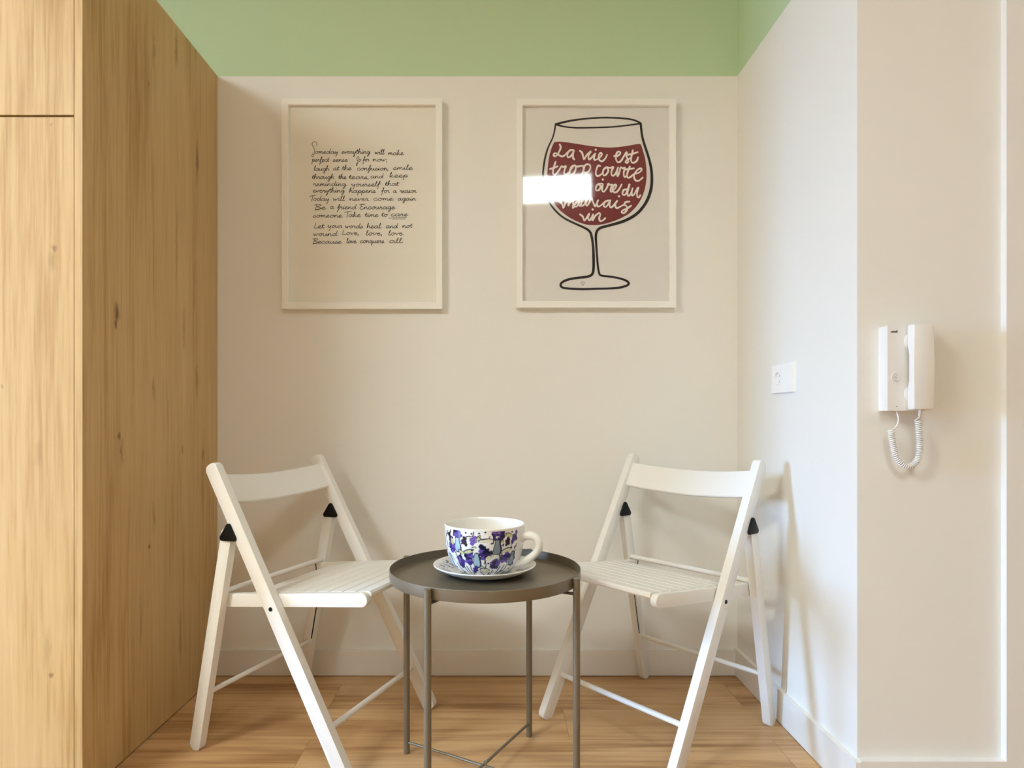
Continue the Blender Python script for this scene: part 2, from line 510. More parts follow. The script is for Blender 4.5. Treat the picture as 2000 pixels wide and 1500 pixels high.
def make_chair():
    t = thing('folding_chair', '', 'chair')
    T = 0.0115
    for s in (1, -1):
        x = s * HW
        l1 = mesh_obj('leg', bar(POST_F, POST_T, 0.039, x - T, x + T, 0.013), M_chair, t, 0.5)
        l2 = mesh_obj('leg', bar(REAR_F, REAR_T, 0.034, x - T, x + T, 0.013), M_chair, t, 0.5)
        # black groove along the inner face of the rear leg
        d = (REAR_T - REAR_F)
        g0, g1 = REAR_F + d * 0.27, REAR_F + d * 0.66
        bm = bmesh.new()
        prism(bm, stadium(g0 + Vector((.013, 0)), g1 + Vector((.013, 0)), 0.004, 0.002, 2), lambda y, z, q: (q, y, z), x - s * T, x - s * (T + .0006))
        mesh_obj('groove', bm, M_black, l2)
        # hinge bracket: rounded triangles on both faces of the joint
        bm = bmesh.new()
        tri = [(-0.1425, 0.6165), (-0.1715, 0.5725), (-0.1175, 0.5725)]
        poly = []
        cx, cz = sum(p[0] for p in tri) / 3, sum(p[1] for p in tri) / 3
        rr = 0.0075
        inner = [(cx + (p[0] - cx) * 0.70, cz + (p[1] - cz) * 0.70) for p in tri]
        for i in range(3):
            p, pv, nx = inner[i], inner[i - 1], inner[(i + 1) % 3]
            a0 = math.atan2(p[1] - pv[1], p[0] - pv[0]) - PI / 2
            a1 = math.atan2(nx[1] - p[1], nx[0] - p[0]) - PI / 2
            while a1 < a0: a1 += 2 * PI
            for k in range(6):
                u = a0 + (a1 - a0) * k / 5
                poly.append((p[0] + rr * math.cos(u), p[1] + rr * math.sin(u)))
        for q0, q1 in ((x + T, x + T + .006), (x - T, x - T - .006)):
            prism(bm, poly, lambda y, z, q: (q, y, z), q0, q1)
        ed = [e for e in bm.edges if abs(e.verts[0].co.x - e.verts[1].co.x) < 1e-6 and (abs(e.verts[0].co.x - x) > T + .003)]
        bmesh.ops.bevel(bm, geom=ed, offset=.0018, segments=2, profile=0.5, affect='EDGES')
        mesh_obj('hinge_bracket', bm, M_black, t, 0.7)
        # pivot bolt
        bm = bmesh.new()
        tube(bm, [(x - T - .001, -.0083, .4048), (x + s * (T + .0015), -.0083, .4048)] if s > 0 else [(x + T + .001, -.0083, .4048), (x - T - .0015, -.0083, .4048)], 0.0055, 12)
        mesh_obj('bolt', bm, M_black, t, 0.6)
    # seat: side rails tilted with the seat, and slats
    O, D = Vector((0.0, 0.4216)), Vector((0.9949, 0.1009)).normalized()
    N = Vector((-D.y, D.x))
    pt = lambda s_, n_: O + D * s_ + N * n_
    seat = bmesh.new()
    n_sl = 9
    for k in range(n_sl):
        a = -0.100 + 0.0405 * k
        b = a + 0.0355
        poly = [pt(a, .006), pt(b, .006), pt(b, .0155), pt(b - .0025, .018), pt(a + .0025, .018), pt(a, .0155)]
        if k == n_sl - 1:
            b += .004
            poly = [pt(a, .003), pt(b - .004, .003), pt(b, .007), pt(b, .013), pt(b - .005, .018), pt(a + .0025, .018), pt(a, .0155)]
        prism(seat, [(p.x, p.y) for p in poly], lambda y, z, q: (q, y, z), -0.1905, 0.1905)
    so = mesh_obj('seat', seat, M_chair, t)
    for s in (1, -1):
        a, b = pt(-.186, 0), pt(.262, 0)
        bm = bmesh.new()
        h = .0172
        prof = [pt(-.186, -h), pt(.262 - h, -h)] + [pt(.262 - h + h * math.cos(u), h * math.sin(u)) for u in (-PI / 2 + PI * k / 8 for k in range(1, 8))] + [pt(.262 - h, h), pt(-.186, h)]
        prism(bm, [(p.x, p.y) for p in prof], lambda y, z, q: (q, y, z), s * .2 - .0092, s * .2 + .0092)
        ed = [e for e in bm.edges if abs(e.verts[0].co.x - e.verts[1].co.x) < 1e-6]
        bmesh.ops.bevel(bm, geom=ed, offset=.0016, segments=2, profile=0.5, affect='EDGES')
        r = mesh_obj('seat_rail', bm, M_chair, t, 0.5)
        bm = bmesh.new()
        prism(bm, [(p.x, p.y) for p in (pt(-.1895, -.017), pt(-.186, -.017), pt(-.186, .0172), pt(-.1895, .0172))], lambda y, z, q: (q, y, z), s * .2 - .009, s * .2 + .009)
        mesh_obj('end_cap', bm, M_black, r)
    # round stretchers
    lp = lambda A, B, z: A.x + (B.x - A.x) * z / (B.y - A.y)
    z = .1176; bm = bmesh.new(); y = lp(POST_F, POST_T, z); tube(bm, [(-HW + T, y, z), (HW - T, y, z)], .0075, 14); mesh_obj('stretcher', bm, M_chair, t, 0.6)
    z = .1507; bm = bmesh.new(); y = lp(REAR_F, REAR_T, z); tube(bm, [(-HW + T, y, z), (HW - T, y, z)], .0070, 14); mesh_obj('stretcher', bm, M_chair, t, 0.6)
    z = .4290; bm = bmesh.new(); y = lp(REAR_F, REAR_T, z) + .004; tube(bm, [(-HW + T, y, z), (HW - T, y, z)], .0075, 14); mesh_obj('stretcher', bm, M_chair, t, 0.6)
    # curved backrest
    u = (POST_T - POST_F).normalized(); nn = Vector((u.y, -u.x))
    L = (POST_T - POST_F).length
    z0, z1 = 0.668, 0.7405
    bm = bmesh.new()
    NX = 24
    rings = []
    for i in range(NX + 1):
        x = -HW + T + (2 * HW - 2 * T) * i / NX
        sag = 0.030 * (1 - (x / (HW - T)) ** 2)
        q0 = POST_F + u * (z0 / u.y) - nn * sag
        q1 = POST_F + u * (z1 / u.y) - nn * sag
        h, c = 0.007, 0.003
        prof = [q0 + nn * (h - c), q0 + nn * h + u * c, q1 + nn * h - u * c, q1 + nn * (h - c), q1 - nn * (h - c), q1 - nn * h - u * c, q0 - nn * h + u * c, q0 - nn * (h - c)]
        rings.append([bm.verts.new((x, p.x, p.y)) for p in prof])
    for i in range(NX):
        for k in range(8):
            bm.faces.new((rings[i][k], rings[i][(k + 1) % 8], rings[i + 1][(k + 1) % 8], rings[i + 1][k]))
    bm.faces.new(rings[0]); bm.faces.new(rings[-1][::-1])
    mesh_obj('backrest', bm, M_chair, t, 0.5)
    return t

def copy_tree(o, parent=None):
    c = o.copy(); COL.objects.link(c)
    c.parent = parent
    for ch in list(o.children): copy_tree(ch, c)
    return c

chair = make_chair()
GRP = 'white folding chairs'
tl, tr = 0.3701, 0.6924
chair.location = (-0.4755, 1.8412, 0)
chair.rotation_euler = (0, 0, math.atan2(-math.cos(tl), -math.sin(tl)))
chair['label'] = 'white slatted folding chair beside the oak wardrobe, under the handwriting print'
chair['group'] = GRP
bpy.context.view_layer.update()
chair2 = copy_tree(chair)
chair2.location = (0.4574, 1.8674, 0)
chair2.rotation_euler = (0, 0, math.atan2(math.cos(tr), -math.sin(tr)))
chair2['label'] = 'white slatted folding chair by the socket wall, under the wine glass print'

# ---------------------------------------------------------------- round tray table
TX, TY, TR = -0.022, 1.582, 0.234
RIM, TRAY_F = 0.5255, 0.5005
def tray_table():
    t = thing('tray_table', 'round taupe metal tray table between the two folding chairs', 'table', (TX, TY, 0))
    bm = bmesh.new()
    th = .0016
    lathe(bm, [(0, TRAY_F), (TR - .008, TRAY_F), (TR - .003, TRAY_F + .003), (TR - th - .0004, TRAY_F + .010), (TR - th, RIM - .001), (TR - th / 2, RIM), (TR, RIM - .001),
               (TR, TRAY_F + .004), (TR - .002, TRAY_F - .002), (TR - .008, TRAY_F - .004), (0, TRAY_F - .004)], 128)
    mesh_obj('tray', bm, M_metal, t, 0.6)
    R = 0.2425
    C = []
    for a in (60.2, 150.2, 240.2, 330.2):
        a = math.radians(a)
        x, y = R * math.cos(a), R * math.sin(a)
        C.append((x, y))
        bm = bmesh.new()
        tube(bm, [(x, y, 0), (x, y, .004), (x, y, .5235), (x, y, .5245)], [.0078, .0082, .0082, .0068], 18)
        mesh_obj('leg', bm, M_metal, t, 0.6)
    for i, z in ((0, .4915), (1, .4880)):
        (xa, ya), (xb, yb) = C[i], C[i + 2]
        bm = bmesh.new()
        tube(bm, [(xa * .968, ya * .968, z), (xb * .968, yb * .968, z)], .0052, 12, 1.35, .62)
        mesh_obj('top_rail', bm, M_metal, t, 0.6)
        zz = .030 if i else .0375
        bm = bmesh.new()
        tube(bm, [(xa * .968, ya * .968, zz), (xb * .968, yb * .968, zz)], .0036, 12)
        mesh_obj('cross_rod', bm, M_metal, t, 0.6)
    bm = bmesh.new()
    tube(bm, [(0, 0, .025), (0, 0, .043), (0, 0, .0445)], [.0052, .0052, .003], 14)
    mesh_obj('screw', bm, M_steel, t, 0.6)
tray_table()

# ---------------------------------------------------------------- giant cup and saucer with a lavender pattern
CX, CY = -0.0235, 1.606
def vcol(name, rough=0.12):
    m = mat(name, (1, 1, 1, 1), rough)
    n, l, p = nodes(m)
    a = n.new('ShaderNodeAttribute'); a.attribute_name = 'pattern'
    l.new(a.outputs['Color'], p.inputs['Base Color'])
    return m
M_cup = vcol('lavender_print_ceramic')
WHITE = np.array((0.84, 0.82, 0.79))

SS = 3                                    # print resolution: canvas cells per unit
class Canvas:
    def __init__(s, w, h, base):
        s.w, s.h = w, h
        s.im = np.empty((h * SS, w * SS, 3)); s.im[:] = base
    def win(s, x0, x1, y0, y1):
        a, b = max(0, int(x0 * SS) - 2), min(s.w * SS, int(x1 * SS) + 3)
        c, d = max(0, int(y0 * SS) - 2), min(s.h * SS, int(y1 * SS) + 3)
        if b <= a or d <= c: return None
        yy, xx = np.mgrid[c:d, a:b]
        return s.im[c:d, a:b], xx / SS, yy / SS
    def ell(s, x, y, rx, ry, c, rot=0.0):
        r = max(rx, ry)
        q = s.win(x - r, x + r, y - r, y + r)
        if q is None: return
        im, xx, yy = q
        ca, sa = math.cos(rot), math.sin(rot)
        dx, dy = xx - x, yy - y
        u, v = dx * ca + dy * sa, -dx * sa + dy * ca
        im[(u / rx) ** 2 + (v / ry) ** 2 < 1] = c
    def line(s, pts, w, c):
        pts = catmull(pts, 5)
        for (x0, y0), (x1, y1) in zip(pts, pts[1:]):
            q = s.win(min(x0, x1) - w, max(x0, x1) + w, min(y0, y1) - w, max(y0, y1) + w)
            if q is None: continue
            im, xx, yy = q
            dx, dy = x1 - x0, y1 - y0
            k = max(dx * dx + dy * dy, 1e-9)
            t = np.clip(((xx - x0) * dx + (yy - y0) * dy) / k, 0, 1)
            im[(xx - x0 - t * dx) ** 2 + (yy - y0 - t * dy) ** 2 < (w / 2) ** 2] = c
    def soften(s):
        p = np.pad(s.im, ((1, 1), (1, 1), (0, 0)), mode='edge')
        s.im = sum(p[i:i + s.h * SS, j:j + s.w * SS] for i in range(3) for j in range(3)) / 9
    def at(s, x, y):
        i = min(s.h * SS - 1, max(0, int(y * SS))); j = int(x * SS) % (s.w * SS)
        return s.im[i, j]

PURPLE, VIOLET, NAVY = np.array((.050, .026, .19)), np.array((.15, .09, .40)), np.array((.014, .014, .045))
BLUE, GREYB, LEAF, PALE = np.array((.40, .56, .64)), np.array((.24, .29, .34)), np.array((.60, .60, .30)), np.array((.72, .71, .52))
rng = random.Random(5)

def bunch(c, x, y, w, h):
    for k in range(26):
        a = rng.random() * 2 * PI; r = math.sqrt(rng.random())
        c.ell(x + w * r * math.cos(a), y + h * r * math.sin(a), 2.2 + 2.2 * rng.random(), 2.2 + 3 * rng.random(), (PURPLE, VIOLET, PURPLE, NAVY)[k % 4], rng.random() * 3)
def sprig(c, x0, y0, x1, y1, col):
    for k in range(9):
        f = k / 8
        c.ell(x0 + (x1 - x0) * f + rng.uniform(-2.5, 2.5), y0 + (y1 - y0) * f, 2.6 + 1.6 * math.sin(PI * f), 2.6, col)
def vase(c, x, y, h, w, col):
    for grow, cc in ((2.0, NAVY), (0.0, col)):
        for k in range(14):
            f = k / 13
            ww = w * (0.55 + 0.45 * min(1, max(0, (f - .15) / .5))) * (1.0 if f < .88 else 0.86)
            c.ell(x + (0.8 if grow else 0), y - h / 2 + h * f, ww / 2 + grow * .8, h / 18 + grow, cc)
def leaf(c, x, y, w, h, rot):
    c.ell(x, y, w + 1.2, h + 1.0, NAVY * 2.5, rot); c.ell(x + .6, y + .8, w, h, LEAF if rng.random() < .4 else PALE, rot)

def filler(c):
    for k in range(330):
        x, y, q = rng.random() * c.w, rng.uniform(28, 118), k % 5
        if q < 2:
            t = rng.uniform(-4, 4); c.line([(x, y), (x + t * .4 + rng.uniform(-2, 2), y + 5), (x + t, y + rng.uniform(7, 12))], rng.uniform(1.2, 2.2), NAVY * rng.choice((1, 1, 4)))
        elif q == 2: leaf(c, x, y, rng.uniform(4, 8), rng.uniform(1.8, 3), rng.uniform(-1, 1))
        elif q == 3: c.ell(x, y, rng.uniform(1.4, 3), rng.uniform(2, 5), (PURPLE, VIOLET, NAVY, GREYB)[k // 5 % 4], rng.uniform(-.6, .6))
        else: c.ell(x, y, rng.uniform(3, 7), rng.uniform(3, 7), WHITE)

def motif(c, ox):
    """one repeat of the print; unit = 1/10 of the zoomed crop, origin at the repeat's centre."""
    for x, y, w, h in ((-47, 37, 7, 9), (24, 37, 9, 10), (0, 71, 8, 9), (-27, 80, 7, 11), (-44, 90, 6, 11), (19, 93, 7, 11), (38, 81, 8, 9), (-62, 64, 6, 8), (62, 40, 6, 9), (66, 92, 6, 10)):
        bunch(c, ox + x, y, w, h)
    for x, y, col in ((-47, 57, BLUE), (21, 59, GREYB), (-13, 84, BLUE * .9), (52, 84, GREYB), (-75, 92, BLUE)):
        vase(c, ox + x, y, 23, 12, col)
    for x0, y0, x1, y1, col in ((-16, 40, -21, 54, VIOLET), (54, 40, 50, 54, PURPLE), (-14, 97, -19, 109, PURPLE), (-32, 42, -32, 56, NAVY), (40, 44, 39, 56, NAVY), (-6, 55, -1, 62, NAVY), (-69, 38, -66, 52, NAVY), (4, 66, 12, 72, NAVY)):
        sprig(c, ox + x0, y0, ox + x1, y1, col)
    for x, y, w, h, r in ((2, 46, 11, 3, -.1), (-26, 67, 9, 3, -.3), (37, 66, 9, 3, -.3), (1, 104, 9, 4, .2), (42, 38, 7, 3, .4), (8, 78, 8, 4, -.7), (-60, 50, 6, 3, .9), (-40, 70, 6, 2.5, .5), (60, 66, 6, 3, .6)):
        leaf(c, ox + x, y, w, h, r)
    for pts in ([(-40, 97), (-37, 106), (-33, 115)], [(-26, 96), (-25, 105), (-22, 114)], [(-34, 98), (-31, 107), (-28, 115)], [(30, 97), (27, 106), (24, 114)], [(38, 96), (35, 104), (31, 114)], [(44, 95), (42, 104), (36, 114)],
                [(2, 86), (3, 94), (1, 101)], [(-8, 108), (-4, 112), (0, 116)], [(16, 104), (15, 110), (12, 116)], [(58, 44), (60, 54), (57, 63)], [(-63, 30), (-65, 40), (-62, 48)],
                [(13, 34), (15, 44), (14, 52)], [(33, 30), (32, 40), (30, 46)], [(-54, 72), (-50, 80), (-48, 88)], [(-8, 40), (-3, 44), (5, 43)], [(0, 78), (6, 74), (12, 75)], [(-56, 94), (-52, 104), (-47, 113)]):
        c.line([(ox + a, b) for a, b in pts], 1.9, NAVY)
    for x, y in ((-38, 54), (31, 56), (7, 90), (-20, 65), (47, 62), (26, 75), (-42, 74), (12, 52), (-8, 33), (2, 31), (-20, 34), (-30, 33), (48, 33), (-52, 33)):
        c.ell(ox + x, y, 1.7, 1.7, NAVY)

def make_cup():
    t = thing('planter_cup', 'oversized white cup printed with purple lavender, standing on the saucer', 'cup', (CX, CY, 0.5095))
    cv = Canvas(560, 120, WHITE)
    filler(cv)
    for ox in (280, 280 - 168, 280 + 168, 280 - 320, 280 + 320):
        motif(cv, ox)
    cv.soften()
    H = 0.1165
    prof = [(.0575, 0.0), (.0650, .003), (.0720, .009), (.0783, .0155), (.0858, .027), (.0918, .0417), (.0962, .060), (.0990, .082), (.1000, .100), (.1003, .1135)]
    prof = catmull(prof, 18)
    prof = [(.0, .0015), (.047, .0015), (.0515, 0.0)] + prof
    n = 720
    bm = bmesh.new()
    lathe(bm, prof, n)
    body = mesh_obj('body', bm, M_cup, t, 0.9)
    ca = body.data.color_attributes.new('pattern', 'FLOAT_COLOR', 'POINT')
    handle_a = math.radians(-20)
    for i, v in enumerate(body.data.vertices):
        x, y, z = v.co
        a = math.atan2(x, -y)                       # 0 faces the camera, + to the right
        ha = math.atan2(y, x) - handle_a
        ha = (ha + PI) % (2 * PI) - PI
        col = WHITE
        if 0.0015 < z < 0.1130 and abs(ha) > 0.31 + 0.02 * math.sin(z * 400):
            col = cv.at(280 + a * 66, 117 - (z - .002) / .1110 * 87)
        ca.data[i].color = (col[0], col[1], col[2], 1)
    # plain rim and inside
    bm = bmesh.new()
    lathe(bm, [(.1003, .1135), (.1011, .1158), (.1004, .1178), (.0984, .1184), (.0965, .1165)] + catmull([(.0965, .1165), (.0955, .094), (.0930, .074), (.0885, .053), (.081, .034), (.070, .020), (.050, .010), (0, .009)], 5)[1:], 160)
    mesh_obj('lining', bm, M_ceramic, t, 0.8)
    # handle
    cz, sz = math.cos(handle_a), math.sin(handle_a)
    pth = catmull([(.094, .086), (.106, .0925), (.121, .094), (.134, .089), (.1415, .076), (.139, .060), (.129, .047), (.114, .036), (.100, .0280), (.089, .0235), (.078, .0215), (.066, .0225)], 6)
    pts = [(r * cz, r * sz, z) for r, z in pth]
    rad = [.0090 + .0025 * (1 - i / (len(pts) - 1)) + (.003 if i > len(pts) - 10 else 0) * ((i - len(pts) + 10) / 10) for i in range(len(pts))]
    bm = bmesh.new()
    tube(bm, pts, rad, 20, 1.15, 0.95)
    mesh_obj('handle', bm, M_ceramic, t, 1.0)
make_cup()

def make_saucer():
    t = thing('saucer', 'white rimmed patterned saucer lying on the tray table under the big cup', 'saucer', (CX, CY, TRAY_F))
    bm = bmesh.new()
    top = catmull([(.064, .0088), (.075, .0095), (.090, .0125), (.105, .0175), (.117, .0225)], 12)
    n = 360
    lathe(bm, [(0, .0088)] + top, n)
    o = mesh_obj('dish', bm, M_cup, t, 0.9)
    ca = o.data.color_attributes.new('pattern', 'FLOAT_COLOR', 'POINT')
    cv = Canvas(720, 60, WHITE * .94)
    r2 = random.Random(11)
    for k in range(330):
        x, y = r2.random() * 720, r2.random() * 60
        s = r2.uniform(-7, 7)
        c = (NAVY, NAVY, PURPLE, GREYB, PALE * .8, NAVY * 3)[k % 6]
        cv.line([(x, y), (x + s * .6, y + r2.uniform(6, 13)), (x + s, y + r2.uniform(14, 22))], r2.uniform(1.6, 3.6), c)
        if k % 3 == 0: cv.ell(x + 6, y, r2.uniform(2, 5), r2.uniform(2, 4), (PURPLE, GREYB, NAVY)[k // 3 % 3])
    cv.soften()
    for i, v in enumerate(o.data.vertices):
        r = math.hypot(v.co.x, v.co.y); a = math.atan2(v.co.y, v.co.x)
        f = (r - .064) / (.117 - .064)
        c = WHITE if f < 0 or f > .98 else cv.at((a / (2 * PI) % 1) * 720, f * 60)
        ca.data[i].color = (*c, 1)
    bm = bmesh.new()
    lathe(bm, catmull([(.117, .0225), (.124, .0262), (.1275, .0270), (.1285, .0255), (.126, .0225), (.112, .0145), (.095, .0075), (.080, .0035), (.070, .0015), (.060, .0)], 5) + [(.052, 0), (.050, .003), (0, .003)], 160)
    mesh_obj('rim', bm, M_ceramic, t, 0.9)
make_saucer()

# ---------------------------------------------------------------- framed prints
Y_FRONT, Y_GLASS, Y_PRINT = 2.200, 2.2095, 2.2130
def px2w(px, py, y):
    return ((px - VX) / F_PX * y, CAM_H + (VY - py) / F_PX * y)

def framed(label, l, r, t_, b, paper):
    x0, z1 = px2w(l, t_, Y_FRONT)
    x1, z0 = px2w(r, b, Y_FRONT)
    cx, cz = (x0 + x1) / 2, z0
    th = thing('framed_print', label, 'framed print', (cx, YB, cz), 0, 'framed prints on the back wall')
    W, H, BW = (x1 - x0) / 2, z1 - z0, 0.0225
    bm = bmesh.new()
    # mitred frame with a small inner step
    prof = [(0, 0.0), (0, -(YB - Y_FRONT)), (BW - .002, -(YB - Y_FRONT)), (BW, -(YB - Y_FRONT) + .002), (BW, 0)]
    corners = [(-W, 0, 1, 1), (W, 0, -1, 1), (W, H, -1, -1), (-W, H, 1, -1)]
    rings = [[bm.verts.new((cx_ + sx * p[0], p[1], cz_ + sz * p[0])) for p in prof] for cx_, cz_, sx, sz in corners]
    for i in range(4):
        A, B = rings[i], rings[(i + 1) % 4]
        for k in range(len(prof)):
            k2 = (k + 1) % len(prof)
            bm.faces.new((A[k], B[k], B[k2], A[k2]))
    mesh_obj('frame', bm, M_frame, th)
    pr = mesh_obj('print', new_box(-W + BW * .8, W - BW * .8, Y_PRINT - YB, -.003, BW * .8, H - BW * .8), paper, th)
    bm = bmesh.new()
    bm.faces.new([bm.verts.new((a, Y_GLASS - YB, b)) for a, b in ((-W + BW, BW), (W - BW, BW), (W - BW, H - BW), (-W + BW, H - BW))])
    mesh_obj('glazing', bm, M_glass, th)
    def on_print(off):
        yy = Y_PRINT - off
        def fn(px, py):
            x, z = px2w(px, py, yy)
            return (x - cx, yy - YB, z - cz)
        return fn
    return th, pr, on_print

th, pr, onp = framed('white framed print of handwritten black lines, above the chair by the wardrobe', 550, 863.5, 192, 603, M_paper)

# cursive stroke letters: x-height 1, baseline 0; each a list of strokes, the last number is the advance
G = {
 'a': ([[(.85, .8), (.5, 1), (.12, .6), (.2, .08), (.5, .05), (.85, .6), (.88, .95), (.86, .25), (1.0, .02), (1.2, .2)]], 1.15),
 'b': ([[(.05, .5), (.3, 1.6), (.28, 2.1), (.15, 1.9), (.12, .2), (.4, 0), (.75, .35), (.65, .85), (.3, .75), (.9, .8), (1.05, .85)]], 1.0),
 'c': ([[(.75, .8), (.5, 1), (.12, .6), (.2, .1), (.55, 0), (.95, .3)]], .9),
 'd': ([[(.8, .8), (.5, .95), (.12, .55), (.25, .05), (.6, .15), (.9, 1.0), (1.0, 2.1), (.9, .7), (.92, .1), (1.15, .15)]], 1.15),
 'e': ([[(.08, .4), (.5, .55), (.6, .85), (.4, 1), (.12, .6), (.2, .08), (.5, 0), (.9, .3)]], .85),
 'f': ([[(.05, .3), (.5, 1.5), (.55, 2.05), (.38, 1.9), (.3, .6), (.25, -.9), (.12, -1.0)], [(.05, .85), (.4, .9), (.75, .95)]], .72),
 'g': ([[(.8, .85), (.45, 1), (.12, .6), (.3, .1), (.65, .3), (.85, .95), (.8, -.4), (.6, -1.1), (.35, -.8), (.7, -.2), (1.1, .25)]], 1.05),
 'h': ([[(.05, .4), (.32, 1.7), (.25, 2.1), (.12, 1.2), (.1, 0), (.3, .7), (.6, .95), (.72, .5), (.72, .1), (1.0, .15)]], 1.0),
 'i': ([[(.05, .35), (.22, .95), (.18, .2), (.3, .02), (.55, .25)], [(.3, 1.45), (.33, 1.5)]], .5),
 'k': ([[(.05, .5), (.3, 1.7), (.22, 2.1), (.12, 1.2), (.1, 0), (.3, .5), (.65, .95), (.3, .5), (.6, .1), (.95, .15)]], .95),
 'l': ([[(.05, .35), (.35, 1.6), (.3, 2.1), (.17, 1.5), (.18, .2), (.35, 0), (.6, .25)]], .52),
 'm': ([[(.0, .6), (.15, .95), (.12, 0), (.3, .75), (.5, .95), (.55, .1), (.7, .75), (.92, .95), (1.0, .3), (1.08, .02), (1.3, .2)]], 1.3),
 'n': ([[(.0, .6), (.15, .95), (.12, 0), (.32, .75), (.58, .95), (.68, .4), (.75, .03), (1.0, .2)]], .98),
 'o': ([[(.5, 1), (.15, .7), (.15, .2), (.45, 0), (.75, .35), (.7, .85), (.45, .98), (.7, .8), (1.0, .85)]], .95),
 'p': ([[(.0, .6), (.2, 1.0), (.15, -.2), (.1, -1.1), (.2, .4), (.5, .98), (.8, .65), (.6, .1), (.3, .15), (.95, .25)]], .95),
 'q': ([[(.8, .85), (.45, 1), (.12, .6), (.3, .1), (.65, .3), (.85, .95), (.8, -.3), (.78, -1.1), (.95, -.3), (1.1, .25)]], 1.05),
 'r': ([[(.0, .5), (.15, 1.0), (.2, .8), (.5, .9), (.45, .3), (.55, .03), (.8, .2)]], .75),
 's': ([[(.0, .25), (.35, .95), (.5, .75), (.55, .25), (.35, 0), (.1, .1), (.5, .1), (.8, .25)]], .78),
 't': ([[(.05, .3), (.3, 1.7), (.22, .4), (.35, .02), (.6, .22)], [(.0, 1.05), (.3, 1.1), (.62, 1.15)]], .58),
 'u': ([[(.0, .6), (.15, .95), (.12, .25), (.35, 0), (.65, .4), (.8, .95), (.76, .2), (.9, .02), (1.1, .2)]], 1.08),
 'v': ([[(.0, .7), (.15, .95), (.3, .05), (.65, .85), (.85, .8), (1.0, .75)]], .85),
 'w': ([[(.0, .7), (.12, .95), (.22, .05), (.5, .75), (.62, .05), (.98, .9), (1.2, .75)]], 1.15),
 'y': ([[(.0, .7), (.15, .95), (.2, .2), (.45, .1), (.75, .9), (.7, -.2), (.55, -1.1), (.4, -1.0)]], .98),
 ',': ([[(.15, .1), (.18, -.05), (.05, -.35)]], .35),
 '.': ([[(.15, .08), (.2, .03)]], .3),
 'S': ([[(1.25, 3.3), (1.3, 4.2), (.7, 5.0), (.0, 4.5), (.1, 3.5), (.8, 1.9), (1.0, .3), (.75, -1.2), (.4, -.9), (.6, .0)]], 1.2),
 'Z': ([[(1.0, 1.2), (1.05, 1.7), (.6, 2.1), (.1, 1.7), (.2, 1.1), (.75, .2), (.85, -.7), (.6, -1.7), (.3, -1.4), (.5, -.4)]], 1.1),
 'T': ([[(-.1, 1.7), (.5, 2.1), (1.4, 2.3)], [(.7, 2.0), (.65, .8), (.6, -.2)]], .95),
 'B': ([[(.3, 1.9), (.3, 1.0), (.2, 0)], [(-.1, 1.8), (.6, 2.1), (1.1, 1.7), (.4, 1.1), (1.1, .7), (.8, .0), (.1, -.25)]], 1.2),
 'E': ([[(1.1, 2.0), (.5, 1.8), (.3, 1.3), (.7, 1.1), (.2, .7), (.2, .1), (.7, -.05), (1.15, .2)], [(-.1, 1.85), (.6, 2.0), (1.3, 2.1)]], 1.15),
 'L': ([[(.3, 2.0), (.22, 1.0), (.15, .05), (.6, .05), (.95, .15)]], .95),
}
A = lambda x0, x1, y, w: (w, 590 + x0 / 8.3333, 590 + x1 / 8.3333, 260 + y / 8.3333)
B = lambda x0, x1, y, w: (w, 590 + x0 / 8.3333, 590 + x1 / 8.3333, 370 + y / 8.3333)
WORDS = [A(140, 585, 335, 'Someday'), A(640, 1105, 335, 'everything'), A(1180, 1335, 345, 'will'), A(1400, 1650, 355, 'make'),
 A(160, 435, 465, 'perfect'), A(500, 740, 465, 'sense'), A(880, 950, 465, 'Zo'), A(990, 1090, 460, 'for'), A(1150, 1390, 460, 'now,'),
 A(190, 440, 610, 'laugh'), A(500, 600, 605, 'at'), A(650, 800, 600, 'the'), A(890, 1410, 605, 'confusion,'), A(1480, 1800, 595, 'smile'),
 A(160, 520, 745, 'through'), A(590, 720, 745, 'the'), A(760, 1090, 745, 'tears,'), A(1110, 1320, 735, 'and'), A(1420, 1720, 720, 'keep'),
 A(180, 715, 860, 'reminding'), A(800, 1270, 865, 'yourself'), A(1350, 1570, 855, 'that'),
 A(175, 690, 965, 'everything'), A(765, 1195, 970, 'happens'), A(1290, 1420, 970, 'for'), A(1480, 1535, 970, 'a'), A(1590, 1860, 970, 'reason'),
 B(120, 440, 185, 'Today'), B(500, 690, 185, 'will'), B(770, 1080, 185, 'never'), B(1155, 1480, 180, 'come'), B(1550, 1850, 180, 'again'),
 B(200, 385, 325, 'Be'), B(455, 515, 315, 'a'), B(570, 880, 320, 'friend'), B(930, 1510, 320, 'Encourage'),
 B(175, 650, 455, 'someone'), B(690, 950, 445, 'Take'), B(1020, 1240, 445, 'time'), B(1290, 1390, 440, 'to'), B(1440, 1720, 435, 'care'),
 B(190, 355, 630, 'Let'), B(415, 650, 625, 'your'), B(700, 990, 630, 'words'), B(1050, 1280, 630, 'heal'), B(1360, 1555, 630, 'and'), B(1630, 1790, 625, 'not'),
 B(180, 570, 755, 'wound'), B(645, 930, 740, 'Love,'), B(1035, 1310, 745, 'love,'), B(1400, 1660, 745, 'love.'),
 B(170, 640, 880, 'Because'), B(720, 880, 875, 'love'), B(940, 1335, 870, 'conquers'), B(1410, 1650, 870, 'all.')]
PXW = Y_PRINT / F_PX                                # metres per photograph pixel on the print

